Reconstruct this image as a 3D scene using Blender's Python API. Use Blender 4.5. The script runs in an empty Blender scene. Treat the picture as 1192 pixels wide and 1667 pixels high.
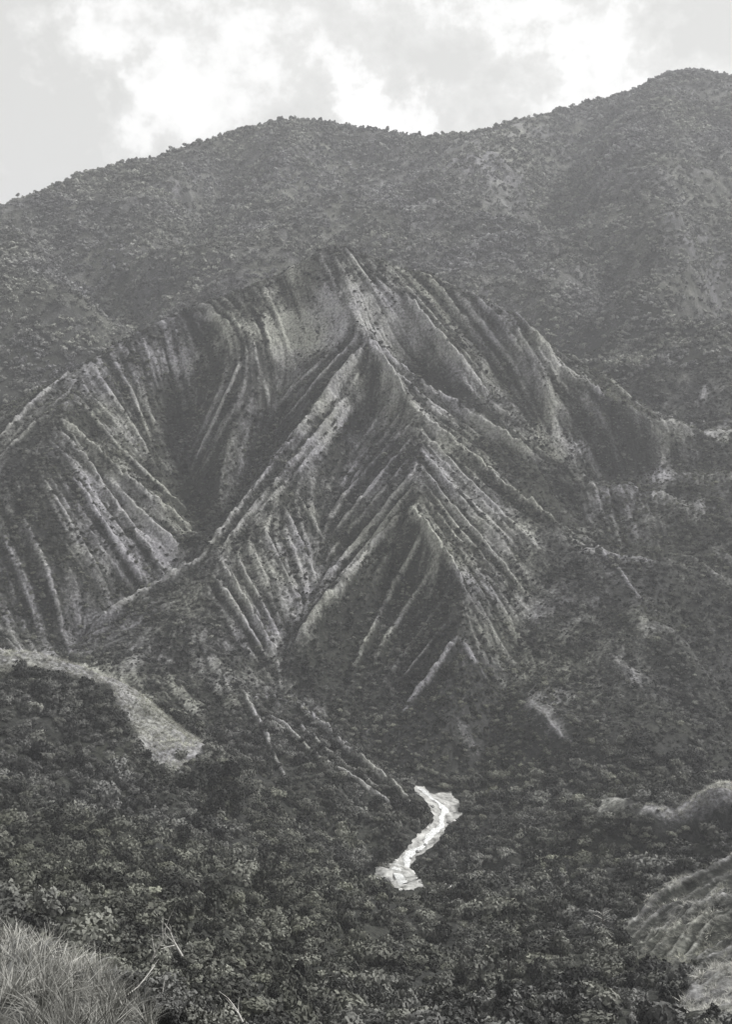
import bpy, bmesh, math, random
import numpy as np
from mathutils import Vector, Matrix, Euler
from mathutils.geometry import delaunay_2d_cdt

# ------------------------------------------------------------------ camera
SC = bpy.context.scene
COL = SC.collection
F_PX, CX, CY = 2290.0, 596.0, 833.5
PITCH = math.atan((CY - 450.0) / F_PX)          # looks down a little
cd = bpy.data.cameras.new("camera"); cam = bpy.data.objects.new("camera", cd); COL.objects.link(cam)
cd.sensor_fit = 'VERTICAL'; cd.sensor_height = 36.0; cd.lens = 36.0 * F_PX / 1667.0
cd.clip_start = 0.5; cd.clip_end = 20000
cam.location = (0, 0, 0); cam.rotation_euler = (math.pi / 2 - PITCH, 0, 0)
SC.camera = cam

# ------------------------------------------------------------------ view / world / sun
SC.view_settings.view_transform = 'Standard'; SC.view_settings.look = 'None'
SC.view_settings.gamma = 1.0; SC.view_settings.exposure = 0.10
SC.cycles.volume_bounces = 1
SUN_EL, SUN_AZ = math.radians(45), math.radians(68)      # azimuth measured from +Y towards +X
W = bpy.data.worlds.new("World"); SC.world = W; W.use_nodes = True
nt = W.node_tree; nt.nodes.clear(); N, L = nt.nodes, nt.links
def nd(tree, t, **k):
    n = tree.nodes.new(t)
    for a, b in k.items(): setattr(n, a, b)
    return n
out = nd(nt, 'ShaderNodeOutputWorld'); bg = nd(nt, 'ShaderNodeBackground'); L.new(bg.outputs[0], out.inputs[0])
sky = nd(nt, 'ShaderNodeTexSky', sky_type='NISHITA', sun_disc=False)
sky.sun_elevation = SUN_EL; sky.sun_rotation = SUN_AZ
hsv = nd(nt, 'ShaderNodeHueSaturation'); hsv.inputs['Saturation'].default_value = 0.06
hsv.inputs['Value'].default_value = 1.0
L.new(sky.outputs[0], hsv.inputs['Color'])
tc = nd(nt, 'ShaderNodeTexCoord')
def vmath(tree, op, a, b=None, sc=None):
    n = nd(tree, 'ShaderNodeVectorMath', operation=op)
    for i, v in enumerate((a, b)):
        if v is None: continue
        if isinstance(v, (tuple, list, Vector)): n.inputs[i].default_value = v
        else: tree.links.new(v, n.inputs[i])
    if sc is not None: n.inputs['Scale'].default_value = sc
    return n
def fmath(tree, op, a, b=None, c=None, clamp=False):
    n = nd(tree, 'ShaderNodeMath', operation=op, use_clamp=clamp)
    for i, v in enumerate((a, b, c)):
        if v is None: continue
        if isinstance(v, (int, float)): n.inputs[i].default_value = v
        else: tree.links.new(v, n.inputs[i])
    return n.outputs[0]
dirv = tc.outputs['Generated']
warp = nd(nt, 'ShaderNodeTexNoise'); warp.inputs['Scale'].default_value = 14; warp.inputs['Detail'].default_value = 7
warp.inputs['Roughness'].default_value = 0.62
L.new(dirv, warp.inputs['Vector'])
wv = vmath(nt, 'SUBTRACT', warp.outputs['Color'], (0.5, 0.5, 0.5)); wv = vmath(nt, 'SCALE', wv.outputs[0], sc=0.17)
fine = nd(nt, 'ShaderNodeTexNoise'); fine.inputs['Scale'].default_value = 38; fine.inputs['Detail'].default_value = 8; fine.inputs['Roughness'].default_value = .65
L.new(dirv, fine.inputs['Vector'])
wdir = vmath(nt, 'ADD', dirv, wv.outputs[0]).outputs[0]
cn = nd(nt, 'ShaderNodeTexNoise'); cn.inputs['Scale'].default_value = 8.5; cn.inputs['Detail'].default_value = 9
cn.inputs['Roughness'].default_value = 0.6
st = vmath(nt, 'MULTIPLY', dirv, (1, 1, 1.9)); L.new(st.outputs[0], cn.inputs['Vector'])
def sky_dir(px, py):
    v = Vector(((px - CX) / F_PX, (CY - py) / F_PX, -1.0)); v.rotate(cam.rotation_euler); return v.normalized()
# cloud banks standing in the sky at these directions: (px, py, angular radius, weight)
acc = fmath(nt, 'MULTIPLY_ADD', cn.outputs['Fac'], 1.5, -1.3)
acc = fmath(nt, 'MULTIPLY_ADD', fine.outputs['Fac'], 1.6, acc)
for px, py, r, w in [(120, 90, .034, .55), (210, 130, .04, .5), (350, 60, .06, .5), (290, 195, .025, .35), (600, 25, .05, .35),
                     (600, 178, .028, 1.0), (700, 190, .026, 1.0), (560, 165, .02, .6), (960, 110, .045, .5), (840, 50, .05, .3), (1080, 90, .04, .4),
                     (20, 30, .045, -.75), (60, 170, .045, -.4), (130, 250, .06, -.6), (20, 260, .05, -.35), (640, 105, .045, -.42), (760, 95, .03, -.3), (800, 150, .028, -.35),
                     (260, 100, .022, -.25), (1130, 25, .045, -.7), (470, 160, .03, -.3), (900, 20, .03, -.1)]:
    dd = vmath(nt, 'DISTANCE', wdir, tuple(sky_dir(px, py)))
    q = fmath(nt, 'DIVIDE', dd.outputs['Value'], r)
    q = fmath(nt, 'MULTIPLY', q, q); q = fmath(nt, 'MULTIPLY', q, -1.0); q = fmath(nt, 'EXPONENT', q)
    acc = fmath(nt, 'MULTIPLY_ADD', q, w, acc)
ramp = nd(nt, 'ShaderNodeValToRGB'); L.new(acc, ramp.inputs[0])
e = ramp.color_ramp.elements; e[0].position = .02; e[0].color = (6.1, 6.1, 5.95, 1)
e[1].position = .98; e[1].color = (9.8, 9.8, 9.65, 1)
x = e.new(.38); x.color = (7.0, 7.0, 6.85, 1); x = e.new(.62); x.color = (8.5, 8.5, 8.4, 1)
for el in ramp.color_ramp.elements: el.color = tuple(c * .1 for c in el.color[:3]) + (1,)
sc10 = vmath(nt, 'SCALE', ramp.outputs[0], sc=10.0)
mx = nd(nt, 'ShaderNodeMix', data_type='RGBA'); mx.inputs['Factor'].default_value = 0.93
L.new(hsv.outputs[0], mx.inputs['A']); L.new(sc10.outputs[0], mx.inputs['B'])
L.new(mx.outputs['Result'], bg.inputs['Color']); bg.inputs['Strength'].default_value = 0.114

sd = bpy.data.lights.new("sun", 'SUN'); sd.energy = 4.6; sd.angle = math.radians(5); sd.color = (1, .985, .97)
sun = bpy.data.objects.new("sun", sd); COL.objects.link(sun)
sv = Vector((math.sin(SUN_AZ) * math.cos(SUN_EL), math.cos(SUN_AZ) * math.cos(SUN_EL), math.sin(SUN_EL)))
sun.rotation_euler = sv.to_track_quat('Z', 'Y').to_euler()

# ------------------------------------------------------------------ helpers
ROT = np.array(cam.rotation_euler.to_matrix())
def world(px, py, Y):                       # surveyed point: bearing, elevation and distance -> world
    v = ROT @ np.array([(px - CX) / F_PX, (CY - py) / F_PX, -1.0])
    return v * (Y / v[1])
def project(P):
    q = np.asarray(P) @ ROT
    return CX + F_PX * q[..., 0] / -q[..., 2], CY - F_PX * q[..., 1] / -q[..., 2]
rng = np.random.default_rng(7)
random.seed(7)
def _hash(ix, iy, s):
    h = (ix.astype(np.int64) * 374761393 + iy.astype(np.int64) * 668265263 + s * 1442695041) & 0xffffffff
    h = ((h ^ (h >> 13)) * 1274126177) & 0xffffffff
    return ((h ^ (h >> 16)) & 0xffff) / 65536.0
def perlin(x, y, s=0):
    ix, iy = np.floor(x), np.floor(y); fx, fy = x - ix, y - iy
    u, v = fx * fx * fx * (fx * (fx * 6 - 15) + 10), fy * fy * fy * (fy * (fy * 6 - 15) + 10)
    def g(a, b):
        t = _hash(ix + a, iy + b, s) * 2 * np.pi
        return np.cos(t) * (fx - a) + np.sin(t) * (fy - b)
    return (g(0, 0) * (1 - u) + g(1, 0) * u) * (1 - v) + (g(0, 1) * (1 - u) + g(1, 1) * u) * v
def fbm(x, y, wl, octv, gain=.5, s=0):
    r = np.zeros_like(x); a = 1.0
    for k in range(octv):
        r += a * perlin(x / wl + 17.3 * k, y / wl - 9.1 * k, s + k); wl /= 2; a *= gain
    return r
def smooth(t): t = np.clip(t, 0, 1); return t * t * (3 - 2 * t)

# ------------------------------------------------------------------ survey of the terrain: breaklines (px, py, distance)
Fh = lambda py: 450 + (1285 - py) * .27           # front of the eroded hill
Fm = lambda py: 870 + (550 - py) * 1.05           # far mountain
def h(pts): return [(a, b, Fh(b) + o) for a, b, o in pts]
def m(pts): return [(a, b, Fm(b) + o * (1.0 if b < 225 else 1.6)) for a, b, o in pts]
LINES = [
 # crest of the main spur running down towards the stream
 h([(540,395,0),(575,490,-2),(600,560,-4),(640,620,-5),(680,680,-6),(683,720,-8),(680,760,-10),(665,830,-12),(715,900,-12),(745,950,-13),(748,1040,-12),(735,1110,-8),(715,1180,-5)]),
 # left spur closing the amphitheatre
 h([(600,560,-4),(530,650,-1),(460,745,0),(390,835,1),(330,912,3),(240,965,6),(160,1020,8),(110,1062,10)]),
 # front gully and tributary
 h([(600,690,14),(565,780,16),(525,880,15),(505,970,11),(450,1075,8),(470,1140,6),(540,1200,5),(610,1245,4),(680,1280,2)]),
 h([(665,830,-12),(570,940,-7),(480,1050,0)]),
 h([(655,930,7),(610,1010,8),(560,1100,8),(600,1180,6)]),
 h([(700,985,6),(670,1060,6),(640,1130,6)]),
 # right edge of the spur, gully behind and the ribs beyond
 h([(680,680,-6),(735,725,1),(790,770,3),(850,820,6),(920,862,8)]),
 h([(690,662,14),(740,712,26),(800,765,32),(870,815,36),(930,845,38)]),
 h([(600,560,-4),(700,640,6),(790,700,10),(880,750,16)]),
 h([(640,570,14),(720,630,24),(800,685,28),(880,735,32),(940,790,42)]),
 h([(540,395,0),(590,430,3),(660,480,4),(740,580,9),(800,650,14),(850,700,22)]),
 h([(650,440,16),(730,500,24),(800,590,28),(860,655,32),(900,705,38)]),
 h([(540,395,0),(620,420,8),(700,440,14),(770,475,18),(840,515,18),(900,560,22),(990,650,30)]),
 h([(840,515,18),(860,570,20),(885,640,24)]),
 # left hill skyline
 h([(540,395,0),(450,450,14),(390,470,16),(330,490,18),(260,522,20),(200,548,20),(150,585,16),(110,612,12),(50,665,8),(0,712,4),(-150,830,0),(-500,900,-60)]),
 # amphitheatre
 h([(330,540,26),(280,600,32),(285,680,38),(300,760,38),(312,830,36),(315,885,30),(285,935,24),(200,1000,22),(120,1066,22)]),
 h([(470,470,12),(410,555,8),(385,640,12),(370,740,17),(350,810,24)]),
 h([(480,590,16),(450,680,26),(410,780,29),(350,860,28)]),
 # left hill ribs
 h([(110,612,12),(100,690,0),(170,752,5),(240,812,8),(320,872,14)]),
 h([(100,690,0),(140,790,2),(200,880,6),(268,945,12)]),
 h([(130,740,10),(190,830,12),(260,890,16)]),
 h([(100,690,0),(60,850,-4),(130,925,-1),(205,985,8)]),
 h([(60,850,-4),(75,920,-1),(98,1000,5),(70,1050,10)]),
 h([(-150,880,-10),(0,900,0),(30,1000,8)]),
 # near left ridge (pale crest) and valley behind
 [(-400,1000,380),(-150,1035,410),(0,1058,430),(60,1062,428),(110,1085,425),(195,1112,420),(260,1165,412),(340,1222,402)],
 [(-300,1060,470),(0,1078,500),(110,1092,497),(200,1130,480),(330,1200,455),(400,1250,430),(440,1310,410),(560,1392,400)],
 [(470,1135,476),(490,1160,468),(560,1225,448),(600,1258,440),(640,1290,432),(675,1325,425)],
 [(340,1222,402),(302,1258,390),(320,1290,375)],
 # stream
 [(680,1280,453),(750,1312,440),(690,1380,412),(640,1420,398),(660,1450,388),(900,1480,370),(1300,1480,380)],
 # right flank gully, right slope
 h([(930,890,14),(870,960,10),(840,1060,8),(805,1180,6),(780,1255,4)])+[(750,1312,440)],
 [(920,862,572),(1040,950,540),(1110,1060,500),(1170,1175,462)],
 h([(830,1130,0),(865,1158,-12),(905,1190,-14),(940,1240,-16)]),
 [(900,1290,432),(1000,1300,418),(1192,1262,440),(1400,1240,450)],
 [(860,1345,404),(960,1312,395),(1050,1310,385),(1192,1280,380),(1400,1230,380)],
 [(1005,1535,250),(1060,1465,256),(1130,1427,262),(1192,1405,268),(1400,1350,280)],
 [(1040,1480,290),(1192,1432,310),(1400,1400,330)],
 [(1080,1667,170),(1130,1625,172),(1192,1590,175),(1400,1500,180)],
 [(1100,1640,196),(1192,1560,210)],
 # near hump
 [(-300,1400,42),(0,1508,42),(100,1556,42),(200,1606,42),(300,1660,42),(420,1740,42),(600,1850,42),(900,1950,42),(1300,1980,42)],
 [(-300,1480,80),(0,1600,80),(300,1750,80),(600,1850,80),(1300,1900,80)],
 # far mountain
 m([(-600,480,0),(-150,380,-30),(20,345,-20),(45,328,0),(110,300,0),(180,278,0),(270,258,0),(330,230,0),(390,208,0),(440,195,0),(490,188,0),(560,199,0),(620,211,0),(700,220,10),(760,215,0),(830,194,0),(870,185,0),(930,172,0),(970,160,0),(1020,150,-20),(1060,130,-40),(1090,112,-60),(1130,108,-60),(1192,122,-60),(1400,90,-60),(1900,160,-80)]),
 [(a_, b_ + 24, Fm(b_) + 70) for a_, b_ in [(-100,370),(45,335),(180,278),(330,230),(440,195),(490,188),(560,202),(620,217),(700,236),(760,230),(830,204),(930,172),(1020,150),(1090,112),(1192,122),(1400,90)]],
 [(-300,330,960),(-100,305,960),(0,318,960),(40,345,945),(100,440,900),(150,530,860),(185,600,835)],
 [(80,430,1010),(150,520,950),(230,600,890)],
 m([(490,188,0),(430,290,-45),(370,390,-50),(300,480,-30)]),
 m([(330,230,0),(270,330,-30),(220,430,-30)]),
 m([(620,217,0),(580,290,35),(540,370,25)]),
 m([(360,260,20),(330,340,30),(290,430,25)]),
 m([(870,190,0),(780,270,-45),(680,340,-55),(590,400,-50)]),
 m([(700,236,10),(690,270,10)]),
 m([(960,240,20),(920,340,30),(900,450,30)]),
 m([(1020,150,-20),(980,260,-60),(960,370,-50),(970,500,-30)]),
 m([(1090,112,-60),(1090,250,-90),(1120,400,-80),(1100,520,-50)]),
 m([(1192,122,-60),(1230,300,-40)]),
 # right hill top edge
 [(1000,640,740),(1060,576,780),(1120,552,790),(1192,525,800),(1500,480,820)],
]
PTS = h([(610,640,8),(560,1040,8),(640,900,4),(760,1150,-2),(820,960,2),(820,860,2),(780,880,0),(430,960,4),(380,1000,2),(300,1040,0),(350,1120,-4),(250,1060,2),(420,470,14),
      (560,640,4),(500,770,6),(440,880,4),(230,600,22),(170,660,14),(0,800,0),(950,1000,0),(1000,1100,-8),(900,1080,0),(950,920,8)]) + [
 (1000,780,640),(1100,700,680),(1192,640,715),(1192,730,655),(1060,820,620),(1192,850,605),(1130,930,565),(1192,1010,540),(1192,1120,510),(1400,800,640),(1400,1000,560),
 (1050,1200,445),(1000,1250,432),(950,1270,438),
 (850,1370,392),(800,1420,380),(760,1450,372),
 (1050,1400,335),(950,1400,350),(1100,1435,300),(1400,1330,330),
 (100,1200,385),(0,1180,385),(200,1270,372),(100,1300,348),(-200,1200,370),(0,1400,290),(200,1400,300),(400,1400,335),(380,1330,372),(480,1370,368),(-300,1400,270),
 (0,1500,170),(200,1520,165),(400,1470,262),(560,1455,330),(-300,1480,170),(400,1667,150),(200,1667,120),(700,1452,318),(850,1470,310),(700,1560,250),(700,1667,200),(950,1500,270),(950,1580,225),(950,1667,185),(550,1560,235),
 (1192,1500,232),(1080,1600,205),(1040,1590,215),(1192,1667,140),(1400,1600,150),(1000,1760,130),(700,1850,120),(400,1850,100),
 # hidden valley behind the hill
 (540,500,800),(700,540,800),(840,620,790),(330,590,800),(100,700,770),(-200,760,740),(970,720,760),(1100,640,840),(400,550,860),(700,500,900),(900,610,860),(1000,600,900),(1192,590,900)]
V2, Z2, EDG = [], [], []
def addp(p):
    q = world(*p)
    for i, v in enumerate(V2):
        if abs(v[0] - q[0]) < .05 and abs(v[1] - q[1]) < .05: return i
    V2.append(Vector((q[0], q[1]))); Z2.append(q[2]); return len(V2) - 1
for ln in LINES:
    ids = [addp(p) for p in ln]
    EDG += [(a, b) for a, b in zip(ids[:-1], ids[1:]) if a != b]
for p in PTS: addp(p)
for X, Y, Z in [(0,0,-1.7),(-8,8,-5.5),(8,8,-6),(0,20,-12.5),(-20,20,-12.6),(25,20,-14),(0,-30,6),(-80,0,6),(80,0,-8),(-300,-300,60),(300,-300,50),(0,-300,60),
                (-1200,-300,90),(1200,-300,90),(-1200,600,20),(1200,600,60),(-1300,1100,60),(1300,1100,130),(-1300,2600,60),(1300,2600,90),(0,2600,60),(-500,2000,70),(500,2000,80),(0,1700,80),(-300,1500,60),(450,1650,120),(-500,300,-40),(500,300,-60)]:
    V2.append(Vector((X, Y))); Z2.append(Z)
ov, oe, of, ovi, oei, _ = delaunay_2d_cdt(V2, EDG, [], 0, 0.01)
OZ = []
for i, v in enumerate(ov):
    if ovi[i]: OZ.append(Z2[ovi[i][0]])
    else:                                    # two breaklines cross: average of both
        zz = []
        for a, b in EDG:
            A, B = V2[a], V2[b]; d = B - A; t = (v - A).dot(d) / max(d.length_squared, 1e-9)
            if 0 <= t <= 1 and (A + d * t - v).length < .05: zz.append(Z2[a] * (1 - t) + Z2[b] * t)
        px, py = project(np.array([v[0], v[1], np.mean(zz) if zz else 0]))
        print("crossing at px %.0f %.0f Y %.0f z %s" % (px, py, v[1], zz)); OZ.append(float(np.mean(zz)) if zz else 0.0)
RES = 2.0; GX0, GX1, GY0, GY1 = -700, 700, -100, 1800
gx = np.arange(GX0, GX1 + RES, RES); gy = np.arange(GY0, GY1 + RES, RES)
DEM = np.full((len(gy), len(gx)), np.nan)
for f in of:
    for k in range(1, len(f) - 1):
        t = [f[0], f[k], f[k + 1]]; (x0, y0), (x1, y1), (x2, y2) = [tuple(ov[i]) for i in t]; z = [OZ[i] for i in t]
        i0, i1 = max(0, int((min(x0, x1, x2) - GX0) / RES)), min(len(gx), int((max(x0, x1, x2) - GX0) / RES) + 2)
        j0, j1 = max(0, int((min(y0, y1, y2) - GY0) / RES)), min(len(gy), int((max(y0, y1, y2) - GY0) / RES) + 2)
        if i1 <= i0 or j1 <= j0: continue
        d = (y1 - y2) * (x0 - x2) + (x2 - x1) * (y0 - y2)
        if abs(d) < 1e-9: continue
        Xg, Yg = np.meshgrid(gx[i0:i1], gy[j0:j1])
        a = ((y1 - y2) * (Xg - x2) + (x2 - x1) * (Yg - y2)) / d
        b = ((y2 - y0) * (Xg - x2) + (x0 - x2) * (Yg - y2)) / d; c = 1 - a - b
        ins = (a >= -1e-6) & (b >= -1e-6) & (c >= -1e-6)
        sub = DEM[j0:j1, i0:i1]; sub[ins] = (a * z[0] + b * z[1] + c * z[2])[ins]
print("DEM holes", int(np.isnan(DEM).sum())); DEM = np.nan_to_num(DEM, nan=0.0)
def blur(A, s):
    r = max(1, int(s * 3)); k = np.exp(-np.arange(-r, r + 1) ** 2 / (2 * s * s)); k /= k.sum()
    P = np.pad(A, r, mode='edge')
    B = sum(k[i] * P[i:i + A.shape[0], :] for i in range(2 * r + 1))
    return sum(k[i] * B[:, i:i + A.shape[1]] for i in range(2 * r + 1))
Xg, Yg = np.meshgrid(gx, gy)
DS = blur(DEM, 1.2); DL = blur(DEM, 5)
wfar = smooth((Yg - 760) / 150); DEM = DS * (1 - wfar) + DL * wfar
def samp(A, x, y, x0, y0, res):
    u = np.clip((x - x0) / res, 0, A.shape[1] - 1.001); v = np.clip((y - y0) / res, 0, A.shape[0] - 1.001)
    i, j = u.astype(int), v.astype(int); a, b = u - i, v - j
    return (A[j, i] * (1 - a) + A[j, i + 1] * a) * (1 - b) + (A[j + 1, i] * (1 - a) + A[j + 1, i + 1] * a) * b
base = lambda x, y: samp(DEM, x, y, GX0, GY0, RES)
def cast(px, py, hf=base, y0=8.0, y1=1500.0):                  # where a line of sight meets the land
    v = ROT @ np.array([(px - CX) / F_PX, (CY - py) / F_PX, -1.0]); v = v / v[1]
    t = np.concatenate([np.arange(y0, 140, .5), np.arange(140, y1, .8)]); g = hf(v[0] * t, t) - v[2] * t
    k = np.argmax(g > 0)
    if not (g > 0).any(): return None
    if k: t0, t1, g0, g1 = t[k-1], t[k], g[k-1], g[k]; tt = t0 - g0 * (t1 - t0) / (g1 - g0)
    else: tt = t[0]
    return np.array([v[0] * tt, tt, v[2] * tt])

# ------------------------------------------------------------------ eroded ribs: (strength, points)
RIBS = [
 (1.3,[(600,568),(530,655),(460,745),(395,830),(332,912)]),(.8,[(603,600),(540,690),(450,790),(345,918)]),(.55,[(598,640),(540,712),(470,790),(400,860)]),
 (.5,[(575,560),(520,620),(450,700)]),(.5,[(560,560),(500,615),(445,670)]),(.45,[(590,565),(500,680),(430,770)]),
 (.9,[(672,690),(600,770),(535,850)]),(.8,[(681,705),(612,790),(540,880)]),(.6,[(676,740),(600,830),(520,930)]),(.8,[(676,772),(590,880),(515,965)]),
 (.6,[(670,800),(580,915),(505,1000)]),(1.4,[(665,832),(570,945),(482,1050)]),(.4,[(640,650),(590,720),(560,760)]),(.5,[(660,670),(600,735),(550,800)]),
 (.7,[(460,822),(490,890),(518,960)]),(.4,[(480,800),(515,860),(540,900)]),(1.2,[(360,925),(400,990),(442,1062)]),(.9,[(346,940),(390,1010),(430,1072)]),
 (.5,[(400,880),(430,940),(452,1000)]),(.5,[(425,858),(460,930),(492,992)]),(.4,[(380,905),(410,960),(450,1030)]),(.3,[(560,730),(580,790)]),(.4,[(520,780),(545,820)]),
 (.7,[(690,872),(640,965),(575,1088)]),(.5,[(712,922),(655,1005),(600,1090)]),(.6,[(727,972),(675,1050),(625,1110)]),(.4,[(737,1005),(690,1065),(650,1115)]),(1.0,[(745,1045),(700,1110),(655,1162)]),
 (1.5,[(665,832),(715,900),(752,955),(765,980)]),(.9,[(757,965),(785,1010),(802,1045)]),(.9,[(748,1045),(772,1080),(788,1105)]),(.9,[(682,765),(740,835),(800,905),(850,965)]),
 (.6,[(690,745),(760,820),(830,890)]),(.7,[(684,705),(750,775),(830,855),(885,905)]),(1.3,[(681,682),(735,728),(790,772),(850,822),(915,862)]),(.5,[(690,725),(800,835),(860,895)]),(.5,[(690,790),(745,860),(790,915)]),
 (1.3,[(600,562),(640,620),(679,680)]),(1.2,[(600,560),(700,641),(790,702),(880,752)]),(.5,[(620,590),(700,655),(760,700)]),
 (.8,[(541,400),(575,482),(600,552)]),(.6,[(562,412),(612,482),(655,545)]),(.5,[(520,425),(560,492),(590,545)]),(.6,[(577,420),(640,490),(690,562)]),(1.2,[(650,478),(720,565),(795,645)]),(.5,[(665,505),(735,600),(770,640)]),
 (1.3,[(842,520),(900,588),(988,655)]),(.7,[(837,530),(865,590),(885,640)]),(.7,[(850,532),(890,590),(935,645)]),(.25,[(545,398),(620,422),(700,444),(770,478),(838,517)]),(.8,[(700,446),(760,500),(820,565)]),(.7,[(770,480),(820,535),(860,590)]),(.5,[(700,455),(760,520),(800,560)]),
 (.7,[(900,566),(950,610),(975,640)]),
 (.8,[(870,540),(915,590),(950,640)]),(.7,[(905,563),(960,610),(1000,655)]),(.5,[(735,470),(790,540),(850,620)]),(.6,[(700,645),(760,675),(830,715)]),(.5,[(700,690),(770,745),(840,800)]),(.6,[(575,615),(520,680),(465,752)]),(.5,[(655,700),(590,780),(530,862)]),(.5,[(660,820),(600,895),(540,970)]),(.5,[(700,740),(780,810),(850,875)]),(.5,[(690,810),(730,860),(770,905)]),
 (.6,[(470,430),(500,480),(520,540)]),(.6,[(500,412),(535,470),(560,530)]),(.6,[(420,465),(450,520),(470,580)]),(.5,[(360,492),(385,532),(400,572)]),(.5,[(280,522),(300,570),(305,620)]),(.5,[(310,508),(330,552),(340,600)]),(.5,[(535,405),(560,460),(585,520)]),(.5,[(440,455),(480,525),(500,570)]),
 (.6,[(412,560),(432,640),(440,680)]),(.7,[(402,575),(355,680),(322,745)]),(.5,[(450,452),(485,505),(520,552)]),(.5,[(390,474),(425,525),(440,590)]),(.5,[(480,430),(520,480),(545,530)]),(.4,[(340,500),(370,545),(380,600)]),
 (.6,[(300,515),(350,520),(410,555)]),(.4,[(500,415),(450,470),(400,490)]),
 (1.3,[(100,690),(200,782),(318,875)]),(.7,[(95,700),(180,795),(250,862),(308,900)]),(1.1,[(110,705),(175,812),(235,895),(270,945)]),(.8,[(120,780),(180,880),(238,962)]),
 (.6,[(150,605),(210,690),(255,765)]),(.6,[(180,580),(222,660),(245,722)]),(.5,[(212,568),(238,650),(250,690)]),(.5,[(242,550),(268,640)]),(1.0,[(0,716),(50,668),(108,615)]),(.5,[(10,735),(60,690),(105,660)]),
 (.6,[(130,850),(190,930),(215,975)]),(.6,[(40,850),(75,930),(100,1010)]),(.4,[(80,800),(130,880),(160,930)]),(.5,[(130,660),(200,740),(300,830)]),(.5,[(0,860),(40,960),(60,1030)]),(.4,[(20,780),(60,850)]),
 (1.0,[(330,916),(240,968),(150,1024)]),
 (1.3,[(490,1162),(560,1227),(640,1292),(678,1325)]),(.7,[(440,1170),(520,1242),(600,1292),(655,1332)]),(.6,[(390,1120),(430,1200),(470,1280)]),(.5,[(480,1180),(560,1250),(620,1290)]),
 (1.3,[(1008,1532),(1062,1467),(1130,1428),(1192,1407),(1300,1375)]),(.8,[(1030,1560),(1090,1500),(1192,1432)]),(.9,[(1060,1565),(1120,1510),(1192,1460)]),(.8,[(1090,1580),(1150,1532),(1192,1502)]),(.5,[(1045,1545),(1100,1480),(1192,1420)]),
 (.7,[(1018,1545),(1075,1478),(1140,1440),(1192,1420)]),(.6,[(1045,1562),(1100,1506),(1160,1462),(1192,1446)]),(.7,[(1075,1575),(1125,1530),(1192,1480)]),(.6,[(1100,1605),(1150,1560),(1192,1525)]),(.5,[(1120,1620),(1160,1585),(1192,1552)]),
 (1.0,[(1100,1665),(1135,1625),(1192,1592)]),(.5,[(920,865),(1000,925),(1060,980)]),(.5,[(870,1160),(900,1190),(930,1215)]),
]
RR = .5; RX0, RX1, RY0, RY1 = -200, 220, 140, 740
rx = np.arange(RX0, RX1, RR); ry = np.arange(RY0, RY1, RR)
RH = np.zeros((len(ry), len(rx))); RB = np.zeros_like(RH); DX = np.zeros_like(RH); DY = np.zeros_like(RH)
Xr, Yr = np.meshgrid(rx, ry)
WX = .7 * fbm(Xr, Yr, 10, 3, s=40); WY = .7 * fbm(Xr, Yr, 10, 3, s=50)
NB = smooth(.5 + 1.3 * fbm(Xr, Yr, 7, 3, s=60)); NF = 1 + .5 * fbm(Xr, Yr, 4.2, 3, .6, s=61)
for s, ln in RIBS:
    P = []; ln2 = []
    for (ax, ay), (bx, by) in zip(ln[:-1], ln[1:]):
        k = max(1, int(math.hypot(bx - ax, by - ay) / 16)); ln2 += [(ax + (bx - ax) * i / k, ay + (by - ay) * i / k) for i in range(k)]
    for p in ln2 + [ln[-1]]:
        c = cast(*p); c2 = cast(p[0], p[1] + 5)
        if s >= .9 and c is not None and c2 is not None and c[1] - c2[1] > 7: c = c2
        if c is None or (P and abs(c[1] - P[-1][1]) > 70): continue
        P.append(c)
    for ii, (A, B) in enumerate(zip(P[:-1], P[1:])):
        tp = min(1, .5 + .3 * min(ii, len(P) - 2 - ii)); e_ = (B - A)[:2] / max(np.hypot(*(B - A)[:2]), 1e-6); M_ = (A + B) / 2; i0, i1, j0, j1 = [int(v / RR) for v in (M_[0] - RX0 - 24, M_[0] - RX0 + 24, M_[1] - RY0 - 24, M_[1] - RY0 + 24)]
        i0, j0 = max(0, i0), max(0, j0)
        if i1 > i0 and j1 > j0:
            e_ = e_ if B[2] < A[2] else -e_
            w_ = np.exp(-((Xr[j0:j1, i0:i1] - M_[0]) ** 2 + (Yr[j0:j1, i0:i1] - M_[1]) ** 2) / 70); DX[j0:j1, i0:i1] += w_ * e_[0]; DY[j0:j1, i0:i1] += w_ * e_[1]
        wd = (1.15 + .85 * s) * (A[1] / 560); pad = wd * 3 + 4
        i0, i1 = [int((v - RX0) / RR) for v in (min(A[0], B[0]) - pad, max(A[0], B[0]) + pad)]
        j0, j1 = [int((v - RY0) / RR) for v in (min(A[1], B[1]) - pad, max(A[1], B[1]) + pad)]
        i0, j0 = max(0, i0), max(0, j0)
        if i1 <= i0 or j1 <= j0: continue
        X = (Xr + WX)[j0:j1, i0:i1]; Y = (Yr + WY)[j0:j1, i0:i1]; d = B[:2] - A[:2]; l2 = max(d @ d, 1e-6)
        t = np.clip(((X - A[0]) * d[0] + (Y - A[1]) * d[1]) / l2, 0, 1)
        dist = np.hypot(X - A[0] - t * d[0], Y - A[1] - t * d[1])
        prof = np.clip(1 - dist / (1.55 * wd), 0, 1) ** 1.15 * s * tp * np.clip(NF[j0:j1, i0:i1], .35, 1.5)
        RH[j0:j1, i0:i1] = np.maximum(RH[j0:j1, i0:i1], prof)
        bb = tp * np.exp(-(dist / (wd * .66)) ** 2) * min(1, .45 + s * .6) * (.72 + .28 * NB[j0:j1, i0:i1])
        RB[j0:j1, i0:i1] = np.maximum(RB[j0:j1, i0:i1], bb)
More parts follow.
